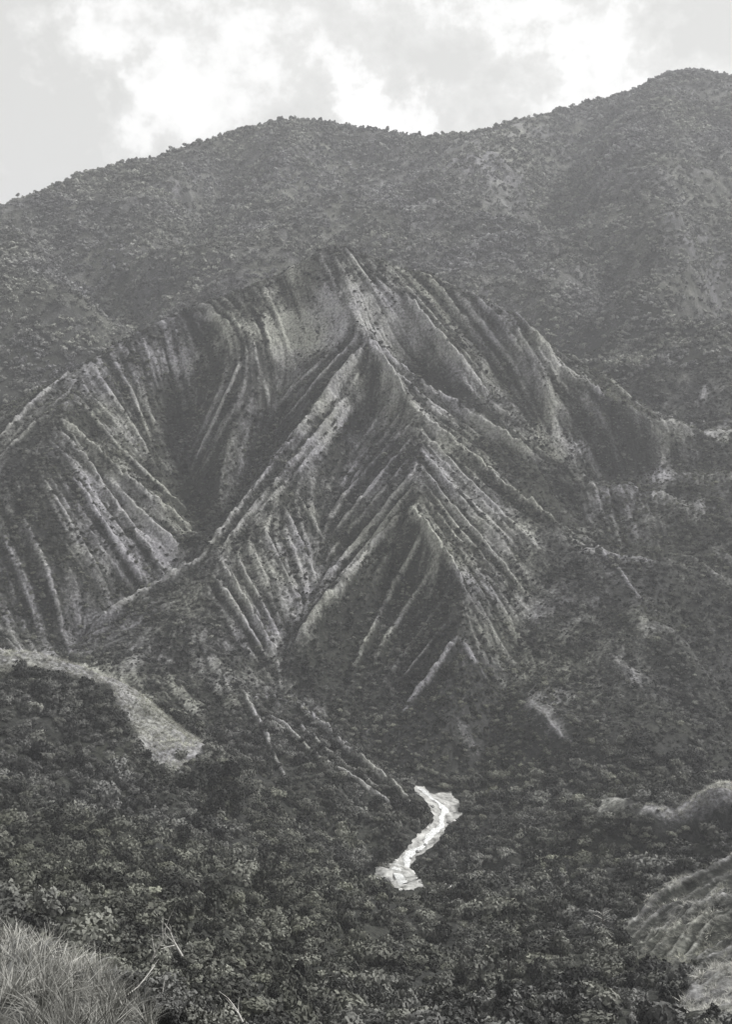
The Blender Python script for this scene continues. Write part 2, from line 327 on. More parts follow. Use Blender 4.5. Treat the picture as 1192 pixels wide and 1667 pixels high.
BG = blur(samp(DEM, Xr, Yr, GX0, GY0, RES), 8); GYr, GXr = np.gradient(BG, RR)
DX -= .06 * GXr; DY -= .06 * GYr; ln_ = np.hypot(DX, DY) + 1e-6; DX /= ln_; DY /= ln_
WN = blur(rng.normal(size=RH.shape), .9); WN /= WN.std(); WN2 = blur(rng.normal(size=RH.shape), 2.2); WN2 /= WN2.std()
def lic(Wn, n):                                                # runnels worn down the fall lines
    ai, aj = np.meshgrid(np.arange(RH.shape[1], dtype=float), np.arange(RH.shape[0], dtype=float)); acc_ = Wn.copy()
    for sg in (-1, 1):
        x, y = ai.copy(), aj.copy()
        for k in range(n):
            i = np.clip(x.astype(int), 0, RH.shape[1] - 1); j = np.clip(y.astype(int), 0, RH.shape[0] - 1)
            x += sg * DX[j, i] * 1.3; y += sg * DY[j, i] * 1.3
            i = np.clip(x.astype(int), 0, RH.shape[1] - 1); j = np.clip(y.astype(int), 0, RH.shape[0] - 1); acc_ += Wn[j, i]
    acc_ = blur(acc_, .6); return acc_ / acc_.std()
LF, LW = lic(WN, 30), lic(WN2, 30)
RIL = np.clip(.95 * LF + .35 * LW, -2.2, 2.2)
def rills(x, y):
    inr = (x > RX0) & (x < RX1 - 1) & (y > RY0) & (y < RY1 - 1)
    w = smooth((y - 452) / 20) * (1 - .5 * smooth((x - 95) / 40)) * (1 - .8 * smooth((x - 40) / 35) * smooth((595 - y) / 40)) + smooth((300 - y) / 20) * smooth((x - .2 * y) / 8) * .8 + smooth((445 - y) / 10) * smooth((y - 415) / 10) * smooth((8 - x) / 10) * .8
    return np.where(inr, samp(RIL, x, y, RX0, RY0, RR), 0) * w
def height(x, y):
    z = base(x, y); r = np.hypot(x, y)
    bed = smooth((STD(x, y) - 4) / 9)                          # the stream has levelled its own bed
    amp = smooth((r - 25) / 120) * bed
    inr = (x > RX0) & (x < RX1 - 1) & (y > RY0) & (y < RY1 - 1)
    z = z + np.where(inr, samp(RH, x, y, RX0, RY0, RR) * 3.5, 0) * np.clip((r - 60) / 400, .3, 1) + rills(x, y) * .38 * bed
    far = smooth((y - 760) / 120)
    z = z + amp * (1 - far) * ((1.9 - .9 * smooth((y - 450) / 30)) * fbm(x, y, 34, 3, s=1) + 5.5 * smooth((440 - y) / 60) * smooth((y - 120) / 60) * fbm(x, y, 26, 3, s=2) + 7 * smooth((x - 70) / 30) * smooth((y - 440) / 40) * (.2 - np.abs(fbm(x, y, 62, 3, s=3))) * 2.3 + .55 * (1 - 2 * np.abs(fbm(x, y, 9, 2, s=5))) )
    z = z + far * (34 * (.22 - np.abs(fbm(x, y, 170, 4, .55, s=9))) + 3 * fbm(x, y, 20, 3, s=12)) * .8 * (1 - .75 * smooth((base(x, y) - 85) / 45))
    z = z + .22 * fbm(x, y, 2.8, 3, s=20) * bed
    return z
SLINE = np.array([world(*p)[:2] for p in [(672,1270,455),(680,1280,453),(750,1312,440),(690,1380,412),(640,1420,398),(660,1450,388),(700,1465,380)]])
def STD(x, y):                                              # distance to the stream's course
    d = np.full_like(x, 1e3); sel = (x > -20) & (x < 60) & (y > 360) & (y < 480); X, Y = x[sel], y[sel]; r = np.full(X.shape, 1e3)
    for a, b in zip(SLINE[:-1], SLINE[1:]):
        e = b - a; t = np.clip(((X - a[0]) * e[0] + (Y - a[1]) * e[1]) / (e @ e), 0, 1)
        r = np.minimum(r, np.hypot(X - a[0] - t * e[0], Y - a[1] - t * e[1]))
    d[sel] = r; return d

# ------------------------------------------------------------------ ground cover: 0 = scrub, 1 = bare pale ground
POLY = [  # (value, softness m, outline in px)
 (.06, 5, [(655,850),(735,960),(755,1100),(700,1240),(560,1190),(470,1085),(560,960)]),
 (.66, 6, [(330,492),(540,400),(640,470),(690,560),(600,545),(440,580),(330,560),(200,570),(240,530)]),
 (.55, 5, [(610,575),(680,690),(690,790),(800,900),(880,880),(760,760)]),
 (.42, 5, [(360,915),(460,820),(520,930),(500,1000),(440,1065)]),
 (.58, 5, [(105,700),(210,800),(320,880),(270,935),(200,880),(130,780)]),
 (.60, 5, [(840,515),(990,655),(880,640)]),
 (.15, 6, [(450,600),(580,560),(440,770),(440,680)]),
 (.12, 6, [(260,600),(330,640),(330,720),(270,760)]),
 (.10, 6, [(240,640),(330,740),(380,850),(320,880),(260,780)]),
 (.08, 6, [(660,560),(780,650),(880,760),(790,700),(700,640)]),
 (.04, 6, [(790,720),(880,760),(960,780),(960,830),(900,845),(820,780)]),
 (.12, 6, [(0,760),(70,740),(110,850),(80,920),(0,900)]),
 (.20, 6, [(180,1030),(330,930),(400,1060),(350,1120),(220,1090)]),
 (.04, 6, [(70,1080),(190,1120),(290,1230),(300,1400),(0,1420),(-100,1100)]),
 (.6, 2.2, [(190,1106),(215,1120),(262,1158),(342,1216),(335,1224),(300,1250),(262,1248),(222,1210),(205,1170),(190,1135)]),
 (.6, 2.5, [(-60,1050),(0,1054),(60,1058),(110,1080),(190,1108),(190,1130),(110,1105),(40,1085),(0,1085),(-60,1090)]),
 (.5, 2.4, [(1035,1318),(1100,1302),(1192,1276),(1300,1250),(1300,1290),(1192,1310),(1100,1328),(1045,1340)]),
 (.45, 3, [(950,1310),(1040,1305),(1040,1330),(960,1330)]),
 (.42, 3.5, [(835,1140),(885,1150),(925,1190),(930,1206),(885,1182)]),
 (.16, 2, [(1006,1536),(1062,1462),(1130,1425),(1192,1403),(1300,1370),(1300,1540),(1192,1600),(1110,1640),(1050,1600)]),
 (.6, 2, [(1100,1667),(1135,1622),(1192,1588),(1300,1540),(1300,1667)]),
 (.38, 3, [(1060,705),(1192,690),(1192,725),(1080,720)]),
 (.2, 8, [(940,820),(1080,780),(1192,790),(1192,840),(1000,860)]),
 (.5, 40, [(560,380),(640,300),(740,230),(860,200),(820,330),(700,400)]),  # misty patch below the saddle, painted as paler ground
 (.2, 30, [(840,300),(910,330),(930,420),(880,400)]),
 (.06, 5, [(690,1130),(790,1080),(850,1130),(830,1240),(700,1260)]),
 (.35, 8, [(700,930),(860,960),(900,1000),(800,1000)]),
]
PW = []
for v, s, pl in POLY:
    P = [cast(*p) for p in pl]; P = [p for p in P if p is not None]
    Y = np.median([p[1] for p in P]); P = [p for p in P if abs(p[1] - Y) < 140]
    PW.append((v, s, np.array([p[:2] for p in P])))
def poly_mask(x, y, P, soft):
    lo, hi = P.min(0) - soft * 2, P.max(0) + soft * 2
    sel = (x > lo[0]) & (x < hi[0]) & (y > lo[1]) & (y < hi[1])
    out_ = np.zeros_like(x); X, Y = x[sel], y[sel]
    if X.size == 0: return out_
    ins = np.zeros(X.shape, bool); dm = np.full(X.shape, 1e9)
    for (x0, y0), (x1, y1) in zip(P, np.roll(P, -1, 0)):
        c = ((y0 > Y) != (y1 > Y)); xi = (x1 - x0) * (Y - y0) / ((y1 - y0) + 1e-12) + x0; ins ^= c & (X < xi)
        d = np.array([x1 - x0, y1 - y0]); t = np.clip(((X - x0) * d[0] + (Y - y0) * d[1]) / (d @ d + 1e-9), 0, 1)
        dm = np.minimum(dm, np.hypot(X - x0 - t * d[0], Y - y0 - t * d[1]))
    out_[sel] = smooth(.5 + np.where(ins, dm, -dm) / (2 * soft)); return out_
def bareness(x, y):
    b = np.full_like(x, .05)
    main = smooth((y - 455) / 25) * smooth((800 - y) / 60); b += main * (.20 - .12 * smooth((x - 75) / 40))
    b = b + smooth((y - 800) / 100) * .2  # far ground somewhat bare, and paled further in place of haze
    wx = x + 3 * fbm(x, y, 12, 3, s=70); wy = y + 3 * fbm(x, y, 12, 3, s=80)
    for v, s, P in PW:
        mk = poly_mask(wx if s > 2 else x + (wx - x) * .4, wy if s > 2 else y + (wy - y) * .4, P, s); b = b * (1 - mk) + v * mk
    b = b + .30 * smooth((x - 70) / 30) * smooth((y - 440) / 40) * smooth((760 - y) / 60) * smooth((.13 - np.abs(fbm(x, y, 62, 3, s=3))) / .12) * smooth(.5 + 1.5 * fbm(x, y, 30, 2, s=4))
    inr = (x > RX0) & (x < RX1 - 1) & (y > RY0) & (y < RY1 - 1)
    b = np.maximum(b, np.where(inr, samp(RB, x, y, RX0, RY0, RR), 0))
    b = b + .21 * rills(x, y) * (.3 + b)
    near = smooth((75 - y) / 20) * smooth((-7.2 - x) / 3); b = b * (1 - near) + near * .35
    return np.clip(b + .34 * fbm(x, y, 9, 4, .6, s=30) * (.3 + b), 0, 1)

# ------------------------------------------------------------------ materials
def mat(name, rough=.9):
    M = bpy.data.materials.new(name); M.use_nodes = True; t = M.node_tree
    b = t.nodes['Principled BSDF']; b.inputs['Roughness'].default_value = rough
    b.inputs['Specular IOR Level'].default_value = .2
    return M, t, b
def ramp_(t, src, stops):
    r = nd(t, 'ShaderNodeValToRGB'); t.links.new(src, r.inputs[0]); e = r.color_ramp.elements
    while len(e) < len(stops): e.new(.5)
    for el, (p, c) in zip(e, stops): el.position = p; el.color = tuple(c) + (1,)
    return r.outputs[0]
def noise_(t, vec, scale, det=5, rough=.6):
    n = nd(t, 'ShaderNodeTexNoise'); n.inputs['Scale'].default_value = scale; n.inputs['Detail'].default_value = det
    n.inputs['Roughness'].default_value = rough; t.links.new(vec, n.inputs['Vector']); return n.outputs['Fac']
def mixc(t, f, a, b, mode='MIX'):
    n = nd(t, 'ShaderNodeMix', data_type='RGBA', blend_type=mode)
    for k, v in (('Factor', f), ('A', a), ('B', b)):
        if isinstance(v, (int, float)): n.inputs[k].default_value = v
        elif isinstance(v, tuple): n.inputs[k].default_value = v + (1,)
        else: t.links.new(v, n.inputs[k])
    return n.outputs['Result']
GROUND, t, b = mat('ground')
g = nd(t, 'ShaderNodeNewGeometry'); pos = g.outputs['Position']
at = nd(t, 'ShaderNodeAttribute', attribute_name='bare')
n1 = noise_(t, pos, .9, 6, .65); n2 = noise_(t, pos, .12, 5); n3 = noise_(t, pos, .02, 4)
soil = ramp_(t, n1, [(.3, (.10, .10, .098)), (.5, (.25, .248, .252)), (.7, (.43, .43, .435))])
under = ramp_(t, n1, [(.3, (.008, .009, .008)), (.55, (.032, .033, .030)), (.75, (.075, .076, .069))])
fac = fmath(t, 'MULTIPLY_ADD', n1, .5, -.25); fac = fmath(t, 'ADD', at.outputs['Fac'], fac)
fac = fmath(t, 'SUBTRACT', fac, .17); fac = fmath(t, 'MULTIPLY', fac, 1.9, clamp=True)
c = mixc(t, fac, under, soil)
tint = ramp_(t, n3, [(.4, (1.0, .99, 1.03)), (.6, (1.0, 1.02, .9))])
c = mixc(t, 1.0, c, tint, 'MULTIPLY'); c = mixc(t, 1.0, c, ramp_(t, n2, [(.3, (.82,) * 3), (.7, (1.12,) * 3)]), 'MULTIPLY')
t.links.new(c, b.inputs['Base Color'])
bp = nd(t, 'ShaderNodeBump'); bp.inputs['Strength'].default_value = .8; bp.inputs['Distance'].default_value = .5
t.links.new(n1, bp.inputs['Height']); t.links.new(bp.outputs[0], b.inputs['Normal'])
def leafmat(name, dark, light, sc=1.3):
    M, t, b = mat(name, .75)
    oi = nd(t, 'ShaderNodeObjectInfo'); g = nd(t, 'ShaderNodeNewGeometry')
    n = noise_(t, g.outputs['Position'], sc, 2, .5)
    f = fmath(t, 'MULTIPLY', oi.outputs['Random'], .7); f = fmath(t, 'MULTIPLY_ADD', n, .5, f); f = fmath(t, 'MULTIPLY_ADD', g.outputs['Random Per Island'], .3, f)
    c = ramp_(t, f, [(.30, dark), (.72, tuple(a_ * .62 + b_ * .38 for a_, b_ in zip(dark, light))), (1.0, light)])
    big = noise_(t, g.outputs['Position'], .013, 3); shade_patch = noise_(t, g.outputs['Position'], .045, 4, .65)
    c = mixc(t, 1.0, c, ramp_(t, shade_patch, [(.38, (.42,) * 3), (.62, (1.15,) * 3)]), 'MULTIPLY')  # noise darkens leaf colour in pockets, painting shade into the scrub
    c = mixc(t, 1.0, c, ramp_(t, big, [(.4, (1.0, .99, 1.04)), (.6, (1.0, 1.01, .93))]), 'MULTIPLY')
    t.links.new(c, b.inputs['Base Color'])
    return M
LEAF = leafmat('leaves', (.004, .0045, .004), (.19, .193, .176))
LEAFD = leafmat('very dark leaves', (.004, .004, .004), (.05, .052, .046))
LEAF_HAZE = leafmat('mountain leaves paled for haze', (.09, .092, .09), (.33, .33, .325), .35)  # leaf colour lightened to stand in for haze over the mountain
LEAFP = leafmat('pale leaves', (.05, .052, .045), (.24, .245, .21))
def plain(name, c0, c1, sc=4, rough=.9, det=5):
    M, t, b = mat(name, rough); tcx = nd(t, 'ShaderNodeTexCoord'); n = noise_(t, tcx.outputs['Object'], sc, det)
    t.links.new(ramp_(t, n, [(.3, c0), (.7, c1)]), b.inputs['Base Color'])
    bp = nd(t, 'ShaderNodeBump'); bp.inputs['Strength'].default_value = .5; bp.inputs['Distance'].default_value = .1
    t.links.new(n, bp.inputs['Height']); t.links.new(bp.outputs[0], b.inputs['Normal']); return M
BARK = plain('bark', (.05, .045, .04), (.12, .11, .10), 9)
DEADWOOD = plain('weathered dead wood', (.36, .35, .33), (.62, .61, .58), 12)
PALEROCK = plain('pale stone', (.5, .5, .48), (.82, .82, .80), 2)
GREYROCK = plain('grey stone', (.10, .10, .10), (.26, .26, .25), 2)
GRAVEL = plain('pale river gravel', (.09, .09, .085), (.56, .56, .54), .45, 2.2, 9)
DRYGRASS = leafmat('dry grass', (.10, .10, .085), (.62, .62, .55), 2)

# ------------------------------------------------------------------ terrain mesh (polar grid round the viewpoint, one sheet)
def mesh_obj(name, V, Fq, material, smooth_=True, parent=None, link=True):
    me = bpy.data.meshes.new(name); V = np.asarray(V, np.float32); Fq = np.asarray(Fq, np.int32); k = Fq.shape[1]
    me.vertices.add(len(V)); me.vertices.foreach_set('co', V.ravel())
    me.loops.add(Fq.size); me.loops.foreach_set('vertex_index', Fq.ravel())
    me.polygons.add(len(Fq)); me.polygons.foreach_set('loop_start', np.arange(0, Fq.size, k, dtype=np.int32))
    me.update(calc_edges=True); me.validate(); me.materials.append(material)
    me.polygons.foreach_set('use_smooth', np.full(len(me.polygons), smooth_, bool))
    o = bpy.data.objects.new(name, me)
    if link: COL.objects.link(o)
    if parent: o.parent = parent
    return o
def tag(o, label=None, cat=None, group=None, kind=None):
    for k, v in (('label', label), ('category', cat), ('group', group), ('kind', kind)):
        if v: o[k] = v
    return o
ang = np.concatenate([np.linspace(-180, -22, 60)[:-1], np.linspace(-22, -16.5, 60)[:-1], np.linspace(-16.5, 16.5, 1000), np.linspace(16.5, 22, 60)[1:], np.linspace(22, 180, 60)[1:]])
ang = np.radians(ang[:-1])
rad = np.concatenate([[.6, 1.5, 3, 5, 8, 12], np.arange(16, 60, .5), np.arange(60, 140, 1.2), np.arange(140, 390, .7), np.arange(390, 720, .55),
                      np.arange(720, 860, 4), np.arange(860, 1420, 1.8), np.arange(1420, 2000, 30), np.geomspace(2000, 4000, 8)])
A_, R_ = np.meshgrid(ang, rad)
X_, Y_ = R_ * np.sin(A_), R_ * np.cos(A_)
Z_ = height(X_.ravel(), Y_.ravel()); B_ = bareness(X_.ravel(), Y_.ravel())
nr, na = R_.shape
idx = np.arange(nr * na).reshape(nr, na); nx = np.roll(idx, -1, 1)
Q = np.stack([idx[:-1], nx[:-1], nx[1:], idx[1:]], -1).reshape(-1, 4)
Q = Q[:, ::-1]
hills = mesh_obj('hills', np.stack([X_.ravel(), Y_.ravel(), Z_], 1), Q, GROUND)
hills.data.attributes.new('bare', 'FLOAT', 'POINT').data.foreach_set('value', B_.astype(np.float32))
tag(hills, kind='structure')

# ------------------------------------------------------------------ stream
OUT = [(672,1280),(690,1281),(700,1292),(735,1289),(743,1302),(756,1318),(748,1331),(733,1341),(716,1365),(702,1381),(690,1389),(673,1400),(671,1413),(679,1432),(690,1446),
       (660,1452),(641,1446),(634,1431),(606,1429),(610,1418),(640,1405),(655,1390),(680,1360),(700,1341),(706,1330),(698,1315),(688,1300),(676,1290)]
SP = np.array([cast(*p, hf=lambda x, y: height(x, y)) for p in OUT])[:, :2]
def inside(x, y, P):
    ins = np.zeros(x.shape, bool)
    for (x0, y0), (x1, y1) in zip(P, np.roll(P, -1, 0)):
        c = ((y0 > y) != (y1 > y)); ins ^= c & (x < (x1 - x0) * (y - y0) / ((y1 - y0) + 1e-12) + x0)
    return ins
def drape(name, P, material, lift, step=.25, jit=1.0):
    lo, hi = P.min(0) - 1, P.max(0) + 1
    X, Y = np.meshgrid(np.arange(lo[0], hi[0], step), np.arange(lo[1], hi[1], step))
    ins = inside(X + jit * fbm(X, Y, 3, 3, s=91), Y + jit * fbm(X, Y, 3, 3, s=92), P)
    ins = ins[:-1, :-1]; n = X.shape[1]; j, i = np.nonzero(ins)
    q = np.stack([j * n + i, j * n + i + 1, (j + 1) * n + i + 1, (j + 1) * n + i], 1)
    used, inv = np.unique(q, return_inverse=True); q = inv.reshape(q.shape)
    x, y = X.ravel()[used], Y.ravel()[used]; z = height(x, y) + lift + .06 * fbm(x, y, 1.2, 3, s=93)
    return mesh_obj(name, np.stack([x, y, z], 1), q, material)
tag(drape('stream', SP, GRAVEL, .22), kind='structure')
def ribbon(name, pts, w, material, lift):
    P = np.array([cast(*p, hf=lambda x, y: height(x, y))[:2] for p in pts]); T = np.linspace(0, len(P) - 1, 60)
    C = np.stack([np.interp(T, np.arange(len(P)), P[:, k]) for k in (0, 1)], 1); C[:, 0] += .5 * np.sin(T * 5)
    d = np.gradient(C, axis=0); d /= np.linalg.norm(d, axis=1)[:, None]; nn = np.stack([-d[:, 1], d[:, 0]], 1)
    ww = w * (.7 + .5 * np.sin(T * 2.1 + 1) ** 2)[:, None]; V = []
    for k in (-1, -.4, .4, 1): q = C + nn * (ww + .9 * fbm(C[:, 0] + 9 * k, C[:, 1], 2.5, 2)[:, None]) * k; V.append(np.column_stack([q, height(q[:, 0], q[:, 1]) + lift + (.05 if abs(k) < .5 else -.12)]))
    V = np.concatenate(V); n = len(C); Fq = [[k * n + i, k * n + i + 1, (k + 1) * n + i + 1, (k + 1) * n + i] for k in range(3) for i in range(n - 1)]
    return mesh_obj(name, V, np.array(Fq)[:, ::-1], material)
WATER, t, b = mat('white water', .12)
tcx = nd(t, 'ShaderNodeTexCoord'); wn = noise_(t, tcx.outputs['Object'], 1.6, 6, .7)
t.links.new(ramp_(t, wn, [(.36, (.34, .35, .35)), (.60, (.84, .85, .84))]), b.inputs['Base Color'])
tag(ribbon('water', [(683,1284),(705,1302),(728,1322),(712,1352),(690,1376),(662,1398),(648,1412),(662,1440)], 1.05, WATER, .42), kind='structure')

# ------------------------------------------------------------------ plants: prototypes
def sphere_dirs(n): 
    v = rng.normal(size=(n, 3)); return v / np.linalg.norm(v, axis=1)[:, None]
def crown_mesh(name, lobes, n, leaf, squash, material, spiky=0.0):
    """uneven crown: leaf clumps spread through several lobes, ragged outline"""
    V, Fc = [], []
    cs = []
    for k in range(lobes):
        a = rng.uniform(0, 2 * np.pi); r = rng.uniform(.15, .62); cs.append((r * np.cos(a), r * np.sin(a), rng.uniform(.25, .95) * squash, rng.uniform(.3, .52)))
    cs.append((0, 0, .45 * squash, .6))
    tot = sum(c[3] ** 2 for c in cs)
    for cx, cy, cz, cr in cs:
        m_ = int(n * cr * cr / tot); D = sphere_dirs(m_); D[:, 2] = np.where(D[:, 2] < -.45, -D[:, 2], D[:, 2])
        rr = cr * rng.uniform(.62, 1.08, m_) ** .8
        Pc = D * rr[:, None] * [1, 1, squash] + [cx, cy, cz]; Pc[:, 2] = np.maximum(Pc[:, 2], .02)
        for p, d in zip(Pc, D):
            nrm = d + rng.normal(size=3) * .55; nrm /= np.linalg.norm(nrm)
            u = np.cross(nrm, rng.normal(size=3)); u /= np.linalg.norm(u); w = np.cross(nrm, u)
            s = leaf * rng.uniform(.6, 1.4); l = s * (1 + spiky); b0 = len(V)
            V += [p - u * s * .5 - w * l * .4, p + u * s * .5 - w * l * .3, p + u * s * .35 + w * l * .5 + nrm * s * .15, p - u * s * .4 + w * l * .6]
            Fc.append((b0, b0 + 1, b0 + 2, b0 + 3))
    return mesh_obj(name, np.array(V), np.array(Fc), material, False, link=False)
def tube(P, r0, r1, k=5):
    P = np.array(P, float); n = len(P); V, Fc = [], []
    for i, p in enumerate(P):
        d = P[min(i + 1, n - 1)] - P[max(i - 1, 0)]; d /= np.linalg.norm(d); u = np.cross(d, [.3, .9, .1]); u /= np.linalg.norm(u); w = np.cross(d, u)
        r = r0 + (r1 - r0) * i / (n - 1)
        for j in range(k): a = 2 * np.pi * j / k; V.append(p + r * (np.cos(a) * u + np.sin(a) * w))
    for i in range(n - 1):
        for j in range(k): Fc.append((i * k + j, i * k + (j + 1) % k, (i + 1) * k + (j + 1) % k, (i + 1) * k + j))
    return V, Fc
def joined(name, tubes, material, link=True, parent=None):
    V, Fc = [], []
    for v, f in tubes:
        b0 = len(V); V += list(v); Fc += [tuple(i + b0 for i in q) for q in f]
    return mesh_obj(name, np.array(V), np.array(Fc), material, True, parent, link)
def limbs(n, spread, hgt, r0, base_h=0.0, depth=1):
    T = []
    for k in range(n):
        a = rng.uniform(0, 2 * np.pi); s = spread * rng.uniform(.4, 1)
        P = [(0, 0, base_h)]
        for q in (.33, .66, 1.0): P.append((s * q * math.cos(a) + rng.normal() * .03, s * q * math.sin(a) + rng.normal() * .03, base_h + (hgt - base_h) * q ** .8))
        T.append(tube(P, r0, r0 * .3))
    return T
def trunk_mesh(name, hgt, r, link=False):
    return joined(name, [tube([(0, 0, -.5), (.02, 0, hgt * .35), (-.03, .03, hgt * .7), (.02, .02, hgt)], r, r * .35, 7)] + limbs(5, .5, hgt * 1.15, r * .4, hgt * .5), BARK, link=link)
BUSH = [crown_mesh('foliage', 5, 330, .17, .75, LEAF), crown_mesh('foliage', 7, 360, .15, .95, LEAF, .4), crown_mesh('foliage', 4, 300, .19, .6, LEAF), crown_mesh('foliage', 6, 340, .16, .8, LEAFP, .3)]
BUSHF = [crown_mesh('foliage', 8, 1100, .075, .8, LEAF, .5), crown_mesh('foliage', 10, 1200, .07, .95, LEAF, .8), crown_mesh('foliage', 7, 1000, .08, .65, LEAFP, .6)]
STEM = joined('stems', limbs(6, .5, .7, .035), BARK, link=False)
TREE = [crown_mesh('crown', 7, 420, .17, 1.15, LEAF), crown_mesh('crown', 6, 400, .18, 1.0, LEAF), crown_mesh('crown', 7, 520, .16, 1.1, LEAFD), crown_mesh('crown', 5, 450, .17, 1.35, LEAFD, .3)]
for o in TREE: 
    o.data.transform(Matrix.Translation((0, 0, .55)))
TRUNK = trunk_mesh('trunk', 1.0, .07)
FARTREE = [crown_mesh('crown', 4, 90, .32, 1.0, LEAF_HAZE), crown_mesh('crown', 3, 80, .34, .8, LEAF_HAZE), crown_mesh('crown', 5, 95, .30, 1.2, LEAF_HAZE)]

def scatter(name, x, y, z, s, protos, label, cat=None, tilt=.1, zs=1.0, ids=None):
    """one countless mass of plants: instances on a cloud of points"""
    n = len(x); me = bpy.data.meshes.new(name); me.vertices.add(n)
    me.vertices.foreach_set('co', np.stack([x, y, z], 1).astype(np.float32).ravel())
    rot = np.stack([rng.normal(size=n) * tilt, rng.normal(size=n) * tilt, rng.uniform(0, 6.283, n)], 1)
    scl = np.stack([s * rng.uniform(.8, 1.2, n), s * rng.uniform(.8, 1.2, n), s * zs * rng.uniform(.7, 1.3, n)], 1)
    me.attributes.new('rot', 'FLOAT_VECTOR', 'POINT').data.foreach_set('vector', rot.astype(np.float32).ravel())
    me.attributes.new('scl', 'FLOAT_VECTOR', 'POINT').data.foreach_set('vector', scl.astype(np.float32).ravel())
    me.attributes.new('pid', 'INT', 'POINT').data.foreach_set('value', (rng.integers(0, len(protos), n) if ids is None else ids).astype(np.int32))
    o = bpy.data.objects.new(name, me); COL.objects.link(o)
    pc = bpy.data.collections.new(name + ' kinds')
    for k, p in enumerate(protos): q = bpy.data.objects.new('%s_kind_%02d' % (name, k), p.data); pc.objects.link(q)
    ng = bpy.data.node_groups.new(name, 'GeometryNodeTree')
    ng.interface.new_socket('Geometry', in_out='INPUT', socket_type='NodeSocketGeometry'); ng.interface.new_socket('Geometry', in_out='OUTPUT', socket_type='NodeSocketGeometry')
    gi, go = ng.nodes.new('NodeGroupInput'), ng.nodes.new('NodeGroupOutput')
    ci = nd(ng, 'GeometryNodeCollectionInfo'); ci.inputs['Collection'].default_value = pc
    ci.inputs['Separate Children'].default_value = True; ci.inputs['Reset Children'].default_value = True
    ip = nd(ng, 'GeometryNodeInstanceOnPoints'); ip.inputs['Pick Instance'].default_value = True
    def named(a, ty): q = nd(ng, 'GeometryNodeInputNamedAttribute', data_type=ty); q.inputs['Name'].default_value = a; return q.outputs['Attribute']
    ng.links.new(gi.outputs[0], ip.inputs['Points']); ng.links.new(ci.outputs[0], ip.inputs['Instance'])
    ng.links.new(named('pid', 'INT'), ip.inputs['Instance Index']); ng.links.new(named('scl', 'FLOAT_VECTOR'), ip.inputs['Scale'])
    er = nd(ng, 'FunctionNodeEulerToRotation'); ng.links.new(named('rot', 'FLOAT_VECTOR'), er.inputs[0]); ng.links.new(er.outputs[0], ip.inputs['Rotation'])
    ng.links.new(ip.outputs[0], go.inputs[0])
    o.modifiers.new(name, 'NODES').node_group = ng
    return tag(o, label, cat, kind='stuff')
def wedge(r0, r1, dens, half=18.5):
    n = int(dens * math.radians(2 * half) / 2 * (r1 * r1 - r0 * r0)); a = np.radians(rng.uniform(-half, half, n)); r = np.sqrt(rng.uniform(r0 * r0, r1 * r1, n))
    return r * np.sin(a), r * np.cos(a)
OUTP = np.array(OUT, float)
def clear_stream(x, y, z, s):               # no plant grows in the stream bed or hides it
    ok = STD(x, y) > 2.0
    for k in (0, .6, 1.3):
        px, py = project(np.stack([x, y, z + s * k], 1)); sel = (px > 590) & (px < 770) & (py > 1260) & (py < 1470)
        for dx in (-1, 0, 1): ok &= ~(sel & inside(px + dx * s * .12 / y * F_PX, py, OUTP))
    return ok
WMS = [np.array([cast(*p)[:2] for p in pl]) for pl in (
    [(1006,1536),(1062,1462),(1130,1425),(1192,1403),(1250,1385),(1250,1560),(1192,1600),(1120,1640),(1060,1610)],
    [(-80,1052),(0,1056),(60,1060),(110,1080),(190,1108),(262,1158),(342,1217),(302,1250),(262,1250),(215,1200),(180,1135),(110,1108),(40,1090),(-80,1092)],
    [(848,1152),(885,1148),(928,1188),(934,1208),(885,1186)],
    [(1035,1318),(1100,1302),(1192,1278),(1260,1262),(1260,1305),(1192,1312),(1100,1330)],
    [(1085,1667),(1135,1622),(1192,1588),(1250,1560),(1250,1667)])]
def WM(x, y): return np.maximum.reduce([poly_mask(x, y, P, 2.0) for P in WMS])
def plants(r0, r1, dens, lo, hi, pw=1.4, floor=.06):
    x, y = wedge(r0, r1, dens); b = bareness(x, y)
    clump = smooth(.55 + .9 * fbm(x, y, 22, 3, s=33))
    keep = rng.uniform(size=len(x)) < np.maximum((1 - b) ** pw * (.5 + .5 * clump), floor) * np.where(WM(x, y) > .5, .05, 1); x, y, b = x[keep], y[keep], b[keep]
    s = rng.uniform(lo, hi, len(x)) * (1 - .55 * b) * rng.choice([1, .9, .75, 1.45, .5, 1.75, .6], len(x)); z = height(x, y) - .12 * s
    ok = clear_stream(x, y, z, s) & ((y > 62) | (x > -.17 * y)); return x[ok], y[ok], z[ok], s[ok]
parts = [plants(30, 62, .5, .4, .8), plants(62, 150, .45, .6, 1.5), plants(150, 300, .5, .6, 2.0), plants(300, 455, .5, .6, 2.2), plants(455, 778, 1.0, .28, 1.15, 1.7), plants(470, 720, .6, .2, .5, .25)]
px_, py_, pz_, ps_ = [np.concatenate(k) for k in zip(*parts)]

print('bushes', len(px_))
